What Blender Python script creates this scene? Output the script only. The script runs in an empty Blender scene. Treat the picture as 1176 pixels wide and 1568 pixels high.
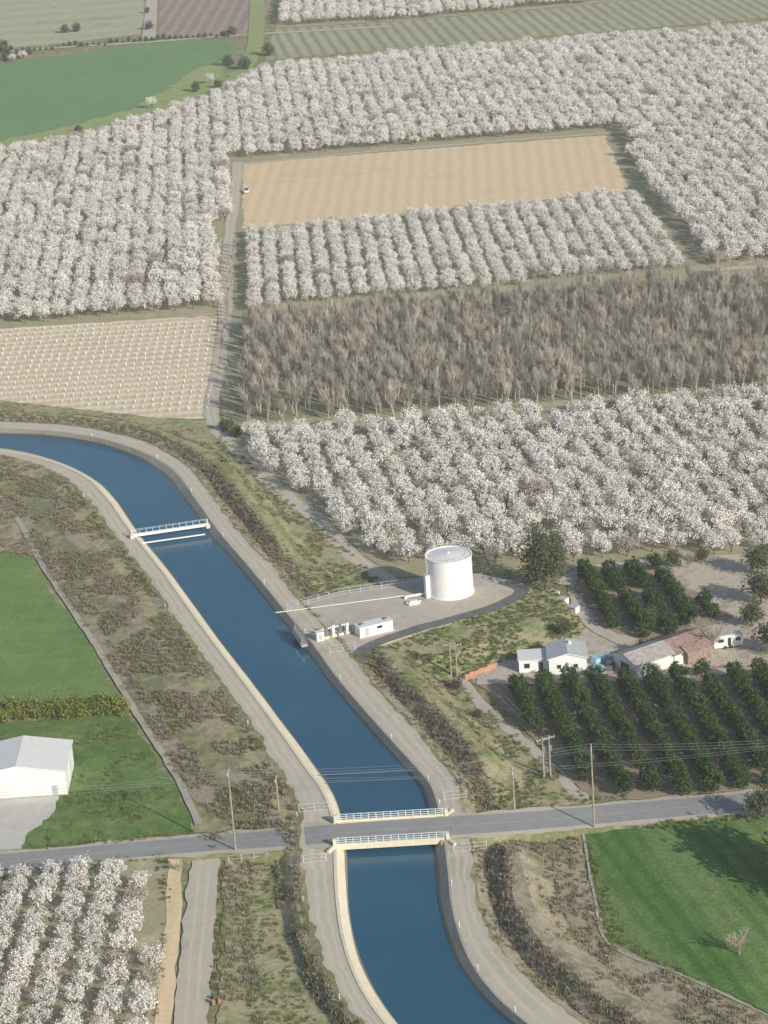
import bpy, math, random
import numpy as np
from mathutils import Vector, Matrix, noise
random.seed(7); np.random.seed(7)
scene=bpy.context.scene
R_=math.radians
# ------------------------------------------------------------------ camera
H=205.0; F=3800.0; PITCH=R_(20.1); ROLL=R_(4.0)
R0=Vector((1,0,0)); U0=Vector((0,math.sin(PITCH),math.cos(PITCH))); FW=Vector((0,math.cos(PITCH),-math.sin(PITCH)))
RT_=R0*math.cos(ROLL)-U0*math.sin(ROLL); UP_=R0*math.sin(ROLL)+U0*math.cos(ROLL)
cd=bpy.data.cameras.new("camera"); cam=bpy.data.objects.new("camera",cd); scene.collection.objects.link(cam)
M=Matrix((RT_,UP_,-FW)).transposed().to_4x4(); M.translation=Vector((0,0,H)); cam.matrix_world=M
cd.sensor_fit='VERTICAL'; cd.sensor_height=24; cd.lens=24*F/1568; cd.clip_start=1; cd.clip_end=30000
scene.camera=cam
def P(x,y,z=0.0):
    """survey: photo measurement -> world point on the level z"""
    d=FW+RT_*((x-588)/F)-UP_*((y-784)/F)
    t=(z-H)/d.z
    return Vector((d.x*t,d.y*t,z))
# ------------------------------------------------------------------ light
SE=R_(25); SA=R_(140)
w=bpy.data.worlds.new("World"); scene.world=w; w.use_nodes=True
nt=w.node_tree; bg=nt.nodes['Background']; sk=nt.nodes.new('ShaderNodeTexSky'); sk.sky_type='NISHITA'
sk.sun_disc=False; sk.sun_elevation=SE; sk.sun_rotation=SA; nt.links.new(sk.outputs[0],bg.inputs[0]); bg.inputs[1].default_value=0.12
sd=bpy.data.lights.new("sun",'SUN'); sd.energy=5.0; sd.angle=R_(0.5); sd.color=(1,.94,.82)
so=bpy.data.objects.new("sun",sd); scene.collection.objects.link(so)
D=Vector((-math.sin(SA)*math.cos(SE),-math.cos(SA)*math.cos(SE),-math.sin(SE)))
so.rotation_euler=D.to_track_quat('-Z','Y').to_euler()
scene.view_settings.view_transform='Standard'; scene.view_settings.look='None'; scene.view_settings.exposure=0
# ------------------------------------------------------------------ materials
def newmat(name):
    m=bpy.data.materials.new(name); m.use_nodes=True; return m,m.node_tree,m.node_tree.nodes['Principled BSDF']
def N(nt,t,**k):
    n=nt.nodes.new(t)
    for a,b in k.items(): setattr(n,a,b)
    return n
def math_(nt,op,a,b=None,clamp=False):
    n=N(nt,'ShaderNodeMath',operation=op,use_clamp=clamp)
    for i,v in enumerate((a,b)):
        if v is None: continue
        if isinstance(v,(int,float)): n.inputs[i].default_value=v
        else: nt.links.new(v,n.inputs[i])
    return n.outputs[0]
def mix(nt,f,a,b,blend='MIX'):
    n=N(nt,'ShaderNodeMix',data_type='RGBA',blend_type=blend)
    for i,v in ((0,f),(6,a),(7,b)):
        if isinstance(v,(int,float)): n.inputs[i].default_value=v
        elif isinstance(v,tuple): n.inputs[i].default_value=(*v,1)
        else: nt.links.new(v,n.inputs[i])
    return n.outputs[2]
def noisef(nt,pos,size,detail=4,rough=.6):
    n=N(nt,'ShaderNodeTexNoise'); n.inputs['Scale'].default_value=1.0/size; n.inputs['Detail'].default_value=detail; n.inputs['Roughness'].default_value=rough
    nt.links.new(pos,n.inputs['Vector']); return n.outputs[0]
def ramp(nt,f,cols,lo=.3,hi=.7):
    r=N(nt,'ShaderNodeValToRGB'); e=r.color_ramp.elements
    n=len(cols)
    while len(e)<n: e.new(.5)
    for i,c in enumerate(cols):
        e[i].position=lo+(hi-lo)*i/(n-1); e[i].color=(*c,1)
    nt.links.new(f,r.inputs[0]); return r.outputs[0]
def soil(name,cols,big=25,mid=4,fine=.5,bump=.25,contrast=.35,stripes=(),rough=.95):
    """stripes: list of (angle_deg of line direction from +Y, period m, colour, amount)"""
    m,nt,b=newmat(name)
    g=N(nt,'ShaderNodeNewGeometry'); pos=g.outputs['Position']
    f=math_(nt,'ADD',math_(nt,'MULTIPLY',noisef(nt,pos,big,5),.5),math_(nt,'MULTIPLY',noisef(nt,pos,mid,5),.5))
    c=ramp(nt,f,cols,.36,.64)
    for ang,per,col,amt in stripes:
        a=R_(ang); dn=N(nt,'ShaderNodeVectorMath',operation='DOT_PRODUCT'); nt.links.new(pos,dn.inputs[0]); dn.inputs[1].default_value=(math.cos(a),-math.sin(a),0)
        v=math_(nt,'ADD',dn.outputs['Value'],math_(nt,'MULTIPLY',noisef(nt,pos,12,2),per*.5))
        s=math_(nt,'SINE',math_(nt,'MULTIPLY',v,2*math.pi/per))
        s=math_(nt,'MULTIPLY',math_(nt,'ADD',math_(nt,'MULTIPLY',s,.9),.3,clamp=True),math_(nt,'MULTIPLY',noisef(nt,pos,3,3),2*amt),clamp=True)
        c=mix(nt,s,c,col)
    fn=noisef(nt,pos,fine,4,.7)
    k=math_(nt,'ADD',math_(nt,'MULTIPLY',fn,contrast*4),1-contrast*2)
    cc=N(nt,'ShaderNodeCombineColor'); 
    for i in range(3): nt.links.new(k,cc.inputs[i])
    c=mix(nt,1.0,c,cc.outputs[0],'MULTIPLY')
    nt.links.new(c,b.inputs['Base Color']); b.inputs['Roughness'].default_value=rough
    b.inputs['Specular IOR Level'].default_value=.15
    if bump:
        bp=N(nt,'ShaderNodeBump'); bp.inputs['Strength'].default_value=bump; bp.inputs['Distance'].default_value=.3
        nt.links.new(fn,bp.inputs['Height']); nt.links.new(bp.outputs[0],b.inputs['Normal'])
    return m
def plain(name,col,rough=.6,var=.12,metal=0,size=.8):
    m,nt,b=newmat(name)
    g=N(nt,'ShaderNodeNewGeometry'); f=noisef(nt,g.outputs['Position'],size,5)
    c=ramp(nt,f,[tuple(x*(1-var) for x in col),tuple(min(1,x*(1+var)) for x in col)],.35,.65)
    nt.links.new(c,b.inputs['Base Color']); b.inputs['Roughness'].default_value=rough; b.inputs['Metallic'].default_value=metal
    return m
def leafmat(name,cols,trans=.3,rand_dark=None):
    m,nt,b=newmat(name)
    oi=N(nt,'ShaderNodeObjectInfo'); g=N(nt,'ShaderNodeNewGeometry')
    c1=ramp(nt,oi.outputs['Random'],cols,.0,1.0)
    r=math_(nt,'ADD',math_(nt,'MULTIPLY',g.outputs['Random Per Island'],.4),.78)
    cc=N(nt,'ShaderNodeCombineColor')
    for i in range(3): nt.links.new(r,cc.inputs[i])
    c=mix(nt,1.0,c1,cc.outputs[0],'MULTIPLY')
    if rand_dark:
        fr=math_(nt,'GREATER_THAN',oi.outputs['Random'],rand_dark[0])
        c=mix(nt,math_(nt,'MULTIPLY',fr,rand_dark[2]),c,rand_dark[1])
    d=N(nt,'ShaderNodeBsdfDiffuse'); t=N(nt,'ShaderNodeBsdfTranslucent'); mx=N(nt,'ShaderNodeMixShader'); mx.inputs[0].default_value=trans
    nt.links.new(c,d.inputs[0]); nt.links.new(c,t.inputs[0]); nt.links.new(d.outputs[0],mx.inputs[1]); nt.links.new(t.outputs[0],mx.inputs[2])
    nt.links.new(mx.outputs[0],nt.nodes['Material Output'].inputs[0]); return m

verge=soil("verge_soil",[(.41,.34,.23),(.30,.27,.15),(.17,.20,.08),(.38,.32,.23)],11,2.6,.4)
scrubsoil=soil("scrub_soil",[(.24,.205,.16),(.40,.34,.25),(.25,.235,.15),(.19,.20,.10)],10,2.2,.35)
greenverge=soil("grassy_slope",[(.15,.20,.075),(.26,.27,.13),(.42,.36,.23),(.19,.22,.09)],9,2.0,.4)
dirtroad=soil("dirt_road_gravel",[(.43,.385,.31),(.50,.45,.37),(.46,.415,.34)],14,4,.6,.06,.1)
ruts=soil("wheel_track_gravel",[(.50,.455,.37),(.57,.515,.425)],12,3,.5,.05,.08)
gravel=soil("gravel_pad",[(.41,.37,.32),(.52,.47,.40)],10,2,.4,.1,.14)
asphalt=soil("asphalt",[(.255,.26,.26),(.31,.31,.305)],15,2,.4,.05,.12)
dkstrip=soil("dark_grey_strip",[(.12,.125,.13),(.18,.18,.18)],8,2,.4,.05,.15)  # dark grey, for the curved strip on the pad
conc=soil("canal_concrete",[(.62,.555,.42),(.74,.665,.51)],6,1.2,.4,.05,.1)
concdk=soil("grey_and_shaded_concrete",[(.34,.31,.26),(.47,.43,.35)],5,1,.4,.05,.15)  # grey concrete; on the right canal lining its dark tone paints in shade
wetc=soil("wet_concrete",[(.16,.145,.11),(.26,.235,.18)],4,.8,.3,.02,.15,rough=.5)
tanf=soil("tilled_tan_soil",[(.64,.49,.31),(.73,.57,.37),(.68,.53,.34)],40,6,.8,.15,.12,stripes=[(3,5.0,(.56,.44,.28),.4)])
gridf=soil("planted_tan_soil",[(.60,.48,.32),(.69,.56,.39)],25,5,.6,.15,.15,stripes=[(90,5.2,(.80,.74,.61),.7),(2,2.6,(.50,.40,.27),.3)])
greenA=soil("pasture_green",[(.115,.195,.055),(.15,.24,.07),(.19,.275,.09)],30,4,.6,.4,.3)
greenB=soil("lawn_green",[(.085,.155,.04),(.12,.20,.055),(.20,.245,.09)],10,2.5,.45,.45,.42)
greenC=soil("grain_green",[(.07,.155,.035),(.095,.195,.045),(.135,.235,.065)],25,4,.6,.5,.42,stripes=[(-14,3.4,(.055,.115,.03),.6),(-14,17,(.20,.26,.10),.45)])
greenT=soil("far_green_crop",[(.13,.24,.105),(.17,.285,.125)],60,12,2,.2,.12,stripes=[(86,9,(.20,.31,.15),.2)])
yelg=soil("yellow_green_margin",[(.34,.37,.16),(.24,.31,.12)],20,5,1,.2,.2)
palef=soil("far_pale_crop",[(.28,.35,.19),(.41,.40,.27),(.22,.32,.16)],40,8,1.5,.2,.15,stripes=[(88,28,(.48,.43,.33),.5)])
plow=soil("ploughed_brown",[(.25,.20,.165),(.31,.245,.20)],40,8,1.5,.2,.12,stripes=[(3,6.5,(.42,.35,.29),.5)])
rowf=soil("row_crop",[(.34,.34,.23),(.42,.40,.28)],40,8,1.5,.2,.12,stripes=[(-6,6,(.18,.19,.12),.65)])
orchf=soil("orchard_floor",[(.40,.35,.25),(.32,.31,.19),(.48,.41,.31)],20,4,.6,.2,.2)
walf=soil("walnut_floor",[(.28,.24,.17),(.24,.24,.14),(.34,.29,.21)],20,4,.6,.2,.25)
citf=soil("citrus_floor",[(.27,.215,.16),(.34,.27,.20),(.22,.215,.12)],15,3,.5,.2,.2)
yardm=soil("yard_dirt",[(.42,.36,.29),(.53,.46,.38),(.34,.31,.22)],12,3,.5,.1,.22)
drivem=soil("driveway_concrete",[(.48,.465,.42),(.56,.54,.49)],12,3,.5,.05,.12)
white=plain("white_paint",(.80,.80,.78),.5,.04); offw=plain("offwhite_steel",(.72,.71,.68),.4,.05)
cream=plain("cream_concrete",(.66,.60,.48),.8,.08); rail=plain("galvanised_rail",(.60,.66,.68),.45,.08)
greyroof=plain("grey_metal_roof",(.45,.46,.46),.4,.1); redroof=plain("rust_red_roof",(.28,.19,.16),.8,.3)
brownroof=plain("brown_roof",(.36,.33,.31),.8,.25); dark=plain("dark_opening",(.03,.035,.04),.4,.1)
wood=plain("pole_wood",(.32,.27,.22),.85,.2); bark=plain("bark",(.14,.11,.085),.9,.25); greybark=plain("grey_bark",(.36,.325,.28),.9,.35,size=4)
wirem=plain("wire_aluminium",(.45,.45,.45),.4,.05,.3); clay=plain("terracotta_block",(.45,.24,.15),.85,.15)
bluem=plain("blue_tarp",(.30,.50,.62),.5,.1); steel=plain("grey_steel",(.25,.26,.27),.4,.15,.4); rubber=plain("rubber",(.02,.02,.02),.8,.1)
glass=plain("dark_glass",(.03,.04,.05),.1,.05); redp=plain("brown_stain",(.30,.19,.12),.7,.25)
blossom=leafmat("almond_blossom",[(.78,.75,.705),(.86,.83,.785),(.73,.70,.665),(.82,.79,.75)],.26,(.955,(.40,.34,.28),.75))
citl=leafmat("citrus_leaf",[(.045,.09,.028),(.075,.12,.036),(.055,.105,.032)],.22)
eucl=leafmat("eucalyptus_leaf",[(.13,.155,.09),(.105,.13,.07)],.25)
hedgel=leafmat("hedge_leaf",[(.27,.28,.07),(.17,.22,.06)],.25)
brushl=leafmat("dry_brush",[(.33,.275,.20),(.43,.36,.255),(.25,.225,.15),(.32,.31,.185),(.29,.255,.20)],.3)
grassl=leafmat("grass_tuft_leaf",[(.17,.23,.07),(.28,.30,.13),(.13,.185,.055)],.35)
m,nt,b=newmat("canal_water"); waterm=m
g=N(nt,'ShaderNodeNewGeometry'); c=ramp(nt,noisef(nt,g.outputs['Position'],30,3),[(.016,.085,.15),(.024,.105,.175)],.35,.65)
nt.links.new(c,b.inputs['Base Color']); b.inputs['Roughness'].default_value=.12; b.inputs['IOR'].default_value=1.33
bp=N(nt,'ShaderNodeBump'); bp.inputs['Strength'].default_value=.3; bp.inputs['Distance'].default_value=.1
nt.links.new(noisef(nt,g.outputs['Position'],1.4,4),bp.inputs['Height']); nt.links.new(bp.outputs[0],b.inputs['Normal'])
# ------------------------------------------------------------------ mesh builder
class MB:
    def __init__(s): s.v=[]; s.f=[]; s.m=[]; s.mats=[]
    def mi(s,mat):
        if mat not in s.mats: s.mats.append(mat)
        return s.mats.index(mat)
    def face(s,pts,mat):
        i=len(s.v); s.v+= [tuple(p) for p in pts]; s.f.append(tuple(range(i,i+len(pts)))); s.m.append(s.mi(mat))
    def box(s,c,size,mat,rz=0,taper=1.0):
        cx,cy,cz=c; a,b_,h=size[0]/2,size[1]/2,size[2]/2; co,si=math.cos(rz),math.sin(rz); V=[]
        for z,t in ((-h,1),(h,taper)):
            for x,y in ((-a,-b_),(a,-b_),(a,b_),(-a,b_)):
                x*=t;y*=t; V.append((cx+x*co-y*si,cy+x*si+y*co,cz+z))
        i=len(s.v); s.v+=V; k=s.mi(mat)
        for f in ((0,3,2,1),(4,5,6,7),(0,1,5,4),(1,2,6,5),(2,3,7,6),(3,0,4,7)):
            s.f.append(tuple(i+j for j in f)); s.m.append(k)
    def tube(s,p0,p1,r0,r1,mat,n=5,caps=False):
        p0=Vector(p0);p1=Vector(p1); d=(p1-p0)
        if d.length<1e-6: return
        d.normalize(); a=d.orthogonal().normalized(); b_=d.cross(a); i=len(s.v); k=s.mi(mat)
        for p,r in ((p0,r0),(p1,r1)):
            for j in range(n):
                t=2*math.pi*j/n; s.v.append(tuple(p+a*(math.cos(t)*r)+b_*(math.sin(t)*r)))
        for j in range(n):
            s.f.append((i+j,i+(j+1)%n,i+n+(j+1)%n,i+n+j)); s.m.append(k)
        if caps:
            s.f.append(tuple(i+n+j for j in range(n))); s.m.append(k); s.f.append(tuple(i+n-1-j for j in range(n))); s.m.append(k)
    def card(s,c,size,mat,rnd):
        a=Vector((rnd.gauss(0,1),rnd.gauss(0,1),rnd.gauss(0,1))).normalized(); b_=a.orthogonal().normalized()
        b_=(b_*math.cos(rnd.random()*6)+a.cross(b_)*math.sin(rnd.random()*6)).normalized()
        c=Vector(c); h=size/2; q=size*(.3+.3*rnd.random())
        s.face((c-a*h,c+b_*q,c+a*h,c-b_*q),mat)
    def gable(s,cx,cy,w,d,h,rise,mw,mr,oh=.4,rz=0):
        """ridge along local y"""
        co,si=math.cos(rz),math.sin(rz)
        T=lambda x,y,z:(cx+x*co-y*si,cy+x*si+y*co,z)
        a,b_=w/2,d/2
        s.face((T(-a,-b_,0),T(a,-b_,0),T(a,-b_,h),T(0,-b_,h+rise),T(-a,-b_,h)),mw)
        s.face((T(a,b_,0),T(-a,b_,0),T(-a,b_,h),T(0,b_,h+rise),T(a,b_,h)),mw)
        s.face((T(a,-b_,0),T(a,b_,0),T(a,b_,h),T(a,-b_,h)),mw); s.face((T(-a,b_,0),T(-a,-b_,0),T(-a,-b_,h),T(-a,b_,h)),mw)
        k=rise/a; e=.18
        for sg in (-1,1):
            x1=sg*(a+oh); z1=h-k*oh+.03; z0=h+rise+.03
            lo=[T(0,-b_-oh,z0),T(x1,-b_-oh,z1),T(x1,b_+oh,z1),T(0,b_+oh,z0)]
            hi=[(p[0],p[1],p[2]+e) for p in lo]
            s.face(hi if sg>0 else hi[::-1],mr); s.face(lo[::-1] if sg>0 else lo,mr)
            for i in range(4):
                j=(i+1)%4; s.face((lo[i],lo[j],hi[j],hi[i]),mw if i in(0,2) else mr)
    def obj(s,name,loc=(0,0,0),rz=0,smooth=False,link=True):
        me=bpy.data.meshes.new(name); me.from_pydata(s.v,[],s.f)
        for m_ in s.mats: me.materials.append(m_)
        me.polygons.foreach_set('material_index',s.m)
        if smooth: me.polygons.foreach_set('use_smooth',[True]*len(s.f))
        me.update(); o=bpy.data.objects.new(name,me); o.location=loc; o.rotation_euler=(0,0,rz)
        if link: scene.collection.objects.link(o)
        return o
LZ=[0.02]
def nz(): LZ[0]+=.007; return LZ[0]
def wpoly(px,z=0): return [P(x,y,z) for x,y in px]
def poly(name,px,mat,z=None,rag=.7):
    z=nz() if z is None else z
    pts=wpoly(px,z); out=[]
    for i,a in enumerate(pts):
        b_=pts[(i+1)%len(pts)]; L=(b_-a).length; n=max(1,min(120,int(L/1.2))); nr=Vector((-(b_-a).y,(b_-a).x,0)).normalized()
        for k in range(n):
            p=a.lerp(b_,k/n); 
            if k: p=p+nr*(noise.noise(Vector((p.x*.2,p.y*.2,z)))*rag*1.8+noise.noise(Vector((p.x*.9,p.y*.9,3)))*rag*.9)
            out.append((p.x,p.y,z))
    mb=MB(); mb.face(out,mat); o=mb.obj(name)
    if o.data.polygons[0].normal.z<0: o.data.flip_normals()
    return o
def catmull(pts,sub=8):
    out=[]; n=len(pts)
    for i in range(n-1):
        p0=pts[max(i-1,0)];p1=pts[i];p2=pts[i+1];p3=pts[min(i+2,n-1)]
        for k in range(sub):
            t=k/sub; out.append(.5*((2*p1)+(p2-p0)*t+(2*p0-5*p1+4*p2-p3)*t*t+(3*p1-p0-3*p2+p3)*t**3))
    out.append(pts[-1].copy()); return out
def ribbon(name,px,width,mat,z=None,sub=12,rag=.3,rut=None):
    z=nz() if z is None else z
    c=catmull([P(x,y,z) for x,y in px],sub); mb=MB(); rows_=[]
    for i,p in enumerate(c):
        d=(c[min(i+1,len(c)-1)]-c[max(i-1,0)]).normalized(); n=Vector((-d.y,d.x,0))
        w1=width/2+noise.noise(Vector((p.x*.2,p.y*.2,1)))*rag*2+noise.noise(Vector((p.x*.9,p.y*.9,1)))*rag; w2=width/2+noise.noise(Vector((p.x*.2,p.y*.2,9)))*rag*2+noise.noise(Vector((p.x*.9,p.y*.9,5)))*rag
        j=noise.noise(Vector((p.x*.15,p.y*.15,5)))*.3
        rows_.append((p+n*w1,p+n*(1.15+j),p+n*(.55+j),p-n*(.55-j),p-n*(1.15-j),p-n*w2) if rut else (p+n*w1,p-n*w2))
    ms=[mat,rut,mat,rut,mat] if rut else [mat]
    for i in range(len(c)-1):
        for k,mm in enumerate(ms): mb.face((rows_[i][k],rows_[i+1][k],rows_[i+1][k+1],rows_[i][k+1]),mm)
    o=mb.obj(name)
    if o.data.polygons[0].normal.z<0: o.data.flip_normals()
    return o
def loft(name,lines,mats,i0=0,i1=None):
    mb=MB()
    for j in range(len(lines)-1):
        a,b_=lines[j],lines[j+1]
        if mats[j] is None: continue
        for i in range(i0,(i1 or len(a)-1)): mb.face((a[i],b_[i],b_[i+1],a[i+1]),mats[j])
    o=mb.obj(name)
    if o.data.polygons[0].normal.z<0: o.data.flip_normals()
    return o
# ------------------------------------------------------------------ ground
mb=MB(); mb.face(((-6000,-500,0),(6000,-500,0),(6000,14000,0),(-6000,14000,0)),verge); mb.obj("ground")
poly("pale_crop_field",[(-200,85),(-200,-80),(215,-80),(222,20),(215,52),(60,70)],palef)
poly("ploughed_field",[(243,58),(245,-90),(430,-90),(405,48),(345,53)],plow)
poly("green_crop_field",[(-200,115),(0,97),(230,66),(350,60),(357,90),(335,130),(240,166),(120,202),(0,228),(-200,255)],greenT,rag=2)
poly("field_margin",[(-200,245),(0,216),(110,192),(200,168),(240,145),(300,106),(345,92),(340,132),(240,170),(120,206),(0,230),(-200,260)],yelg,rag=2)
poly("row_crop_field",[(405,92),(420,45),(620,32),(850,12),(1000,-2),(1300,-30),(1300,20),(1176,27),(900,50),(600,75)],rowf)
poly("orchard_floor",[(-300,280),(0,230),(120,207),(240,172),(335,138),(395,100),(600,77),(900,52),(1400,15),(1600,900),(870,868),(600,885),(365,690),(340,640),(340,482),(-300,528)],orchf)
poly("orchard_floor",[(425,43),(425,-90),(1300,-90),(1300,-32),(1000,-3),(850,11),(620,31)],orchf)
poly("fallow_field",[(372,250),(925,207),(965,293),(372,350)],tanf)
poly("planted_field",[(-250,522),(0,503),(335,483),(330,560),(318,642),(240,640),(0,614),(-250,605)],gridf)
poly("walnut_floor",[(372,478),(1060,425),(1300,410),(1400,575),(360,648)],walf)
poly("grass_strip",[(1075,416),(1300,398),(1300,440),(1176,450),(1110,440)],greenverge)
poly("pasture",[(-300,856),(0,846),(48,850),(75,905),(110,945),(150,1000),(168,1055),(180,1066),(-300,1090)],greenA)
poly("lawn",[(-300,1125),(0,1105),(195,1088),(240,1165),(285,1238),(305,1283),(200,1288),(45,1303),(-300,1325)],greenB)
poly("driveway",[(-300,1240),(0,1222),(90,1218),(78,1248),(42,1275),(38,1304),(-300,1330)],drivem)
poly("grain_field",[(893,1272),(1080,1258),(1500,1225),(1500,1700),(1176,1552),(1050,1492),(935,1445),(912,1370)],greenC)
poly("farmyard",[(862,868),(1400,835),(1500,1015),(720,1042),(760,1012),(880,975),(885,950)],yardm)
poly("citrus_floor",[(722,1040),(1300,1010),(1500,1195),(1176,1214),(915,1230),(870,1192),(800,1112)],citf)
poly("citrus_floor",[(872,868),(1015,855),(1045,895),(1125,945),(1010,985),(900,962)],citf)
poly("orchard_floor",[(-400,1345),(235,1308),(265,1318),(265,1400),(245,1700),(-400,1800)],orchf)
poly("scrub_ground",[(738,1306),(885,1276),(912,1375),(933,1445),(1050,1495),(1176,1555),(1400,1680),(1100,1800),(900,1570),(790,1480)],scrubsoil)
poly("scrub_ground",[(-200,700),(0,700),(60,860),(48,850),(0,845),(-200,850)],scrubsoil)
poly("grassy_verge",[(-200,598),(0,613),(240,640),(320,645),(430,750),(590,895),(440,915),(300,740),(150,655),(-200,640)],greenverge)
poly("grassy_verge",[(560,1010),(620,985),(700,1035),(870,1192),(912,1232),(720,1235)],greenverge)
poly("scrub_ground",[(345,1308),(460,1300),(560,1600),(330,1620)],greenverge)
# tracks
ribbon("farm_track",[(364,248),(360,300),(352,350),(345,480),(335,560),(325,640),(370,695),(430,752),(485,795),(540,850),(600,893)],4.2,dirtroad,rut=ruts)
ribbon("farm_track",[(352,252),(640,226),(940,203)],3.0,dirtroad)
ribbon("farm_track",[(-150,635),(0,622),(120,630),(250,648),(325,655)],3,greenverge)
ribbon("farm_track",[(316,1300),(306,1400),(297,1500),(290,1600),(285,1700)],5.2,dirtroad,rut=ruts,rag=.4)
ribbon("farm_track",[(268,1312),(266,1400),(256,1500),(245,1650)],2.6,tanf)
ribbon("farm_track",[(700,1035),(760,1100),(830,1160),(893,1225)],2.4,dirtroad)
ribbon("farm_track",[(-150,92),(0,80),(100,72),(230,64),(360,54),(600,40)],5,dirtroad)
ribbon("farm_track",[(232,-60),(232,0),(228,60)],7,dirtroad)
ribbon("farm_track",[(395,-60),(392,50),(385,85),(362,118),(330,140)],8,yelg)
ribbon("farm_track",[(1060,414),(1176,408),(1300,400)],4,dirtroad)
ribbon("farm_track",[(860,895),(905,870),(1040,858),(1200,850)],3.5,dirtroad)
ribbon("farm_track",[(880,910),(905,955),(960,985)],3,dirtroad)
ribbon("farm_track",[(730,1042),(900,1040),(1080,1030),(1250,1022)],3.5,dirtroad)
ribbon("irrigation_pipe_strip",[(893,1275),(910,1370),(935,1447),(1050,1495),(1180,1556),(1300,1615)],.45,concdk,rag=.1)
ribbon("concrete_ditch",[(305,1262),(268,1185),(205,1085),(148,990),(105,925),(62,860),(30,800),(-10,750),(-80,700)],1.3,concdk,rag=.1)
# ------------------------------------------------------------------ canal corridor
WZ=.6; BZ=2.0
rows=[ # LT, LR, LL, WL, WR, RL, RR, RT
[(600,1700),(655,1700),(715,1700),(740,1700),(985,1700),(1005,1700),(1120,1700),(1180,1700)],
[(570,1640),(620,1640),(670,1640),(690,1640),(885,1640),(905,1640),(1010,1640),(1060,1640)],
[(520,1580),(562,1580),(605,1580),(622,1580),(800,1580),(822,1580),(915,1580),(960,1580)],
[(482,1530),(520,1530),(566,1530),(583,1530),(742,1530),(763,1530),(848,1530),(888,1530)],
[(455,1480),(492,1480),(541,1480),(557,1480),(703,1480),(724,1480),(792,1480),(828,1480)],
[(436,1430),(474,1430),(526,1430),(541,1430),(683,1430),(702,1430),(755,1430),(785,1430)],
[(424,1380),(464,1380),(519,1380),(534,1380),(672,1380),(690,1380),(735,1380),(757,1380)],
[(420,1330),(458,1330),(516,1330),(532,1330),(667,1330),(685,1330),(728,1330),(750,1330)],
[(400,1290),(455,1288),(515,1285),(529,1285),(662,1280),(679,1280),(722,1275),(748,1278)],
[(350,1262),(455,1250),(510,1245),(522,1245),(655,1235),(670,1235),(712,1232),(745,1232)],
[(288,1215),(440,1208),(494,1208),(507,1208),(643,1204),(658,1202),(705,1200),(738,1200)],
[(262,1175),(420,1175),(470,1175),(484,1175),(618,1175),(636,1175),(687,1175),(720,1175)],
[(222,1110),(380,1110),(424,1110),(436,1110),(560,1110),(577,1110),(632,1110),(663,1110)],
[(178,1040),(332,1040),(372,1040),(383,1040),(500,1040),(517,1040),(568,1040),(600,1040)],
[(146,985),(292,985),(330,985),(340,985),(460,985),(477,985),(525,985),(550,985)],
[(108,930),(253,930),(290,930),(300,930),(415,930),(431,930),(470,930),(495,930)],
[(68,870),(212,870),(247,870),(256,870),(366,870),(382,870),(425,875),(448,880)],
[(33,815),(168,815),(203,815),(212,815),(318,815),(335,815),(372,820),(392,830)],
[(-5,762),(128,762),(165,762),(175,762),(280,762),(297,762),(330,765),(350,772)],
[(-45,742),(88,727),(130,730),(142,732),(247,724),(264,720),(292,716),(315,712)],
[(-110,722),(28,703),(72,705),(82,704),(190,692),(206,688),(226,678),(250,664)],
[(-180,710),(-45,692),(-3,690),(5,686),(110,672),(120,666),(130,654),(145,640)],
[(-260,705),(-140,686),(-105,684),(-98,680),(0,664),(3,657),(5,645),(10,630)],
[(-430,700),(-330,682),(-300,680),(-290,676),(-190,660),(-188,652),(-186,641),(-184,626)]]
zs=[0.0,BZ,BZ,WZ,WZ,BZ,BZ,0.0]
CL=[catmull([P(r[k][0],r[k][1],zs[k]) for r in rows],10) for k in range(8)]
def lateral(a,ref,dist,z):
    out=[]
    for p,q in zip(a,ref):
        d=Vector((q.x-p.x,q.y-p.y,0)).normalized(); out.append(Vector((p.x+d.x*dist,p.y+d.y*dist,z)))
    return out
def between(a,b_,t,dz=0.0,wob=0.0): 
    out=[]
    for p,q in zip(a,b_):
        w_=t+wob*noise.noise(Vector((p.x*.08,p.y*.08,t*9)))
        v=p.lerp(q,w_); v.z+=dz; out.append(v)
    return out
def offn(line,dist,zf,wob=.8):
    out=[]; n=len(line)
    for i,p in enumerate(line):
        d=line[min(i+3,n-1)]-line[max(i-3,0)]; d.z=0; d.normalize(); k=dist+noise.noise(Vector((p.x*.07,p.y*.07,dist)))*wob
        out.append(Vector((p.x+d.y*k,p.y-d.x*k,zf(i/10)+noise.noise(Vector((p.x*.12,p.y*.12,dist)))*.25)))
    return out
k1=lateral(CL[2],CL[1],.55,BZ+.12); k1b=lateral(CL[2],CL[1],.6,BZ+.0); k2=[Vector((p.x,p.y,BZ+.12)) for p in CL[2]]
k3=[Vector((p.x,p.y,BZ+.12)) for p in CL[5]]; k4=lateral(CL[5],CL[6],.45,BZ+.12); k4b=lateral(CL[5],CL[6],.5,BZ)
m1=lateral(CL[1],CL[2],.9,BZ+.05); m6=lateral(CL[6],CL[5],.6,BZ+.05)
def wobble(l,a):
    return [Vector((p.x+a*noise.noise(Vector((p.x*.35,p.y*.35,2))),p.y+a*.5*noise.noise(Vector((p.x*.35,p.y*.35,7))),p.z)) for p in l]
m1=wobble(m1,1.2); m6=wobble(m6,.9)
s1=between(CL[0],CL[1],.25,.1,.15); s2=between(CL[0],CL[1],.5,.25,.15); s3=between(CL[0],CL[1],.72,.3,.12); s4=between(CL[0],CL[1],.88,.05,.06)
tr=lambda a,b_:[between(a,b_,t,0,.06) for t in (.25,.4,.62,.77)]
tl=tr(m1,k1b); t2=tr(k4b,m6)
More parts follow.
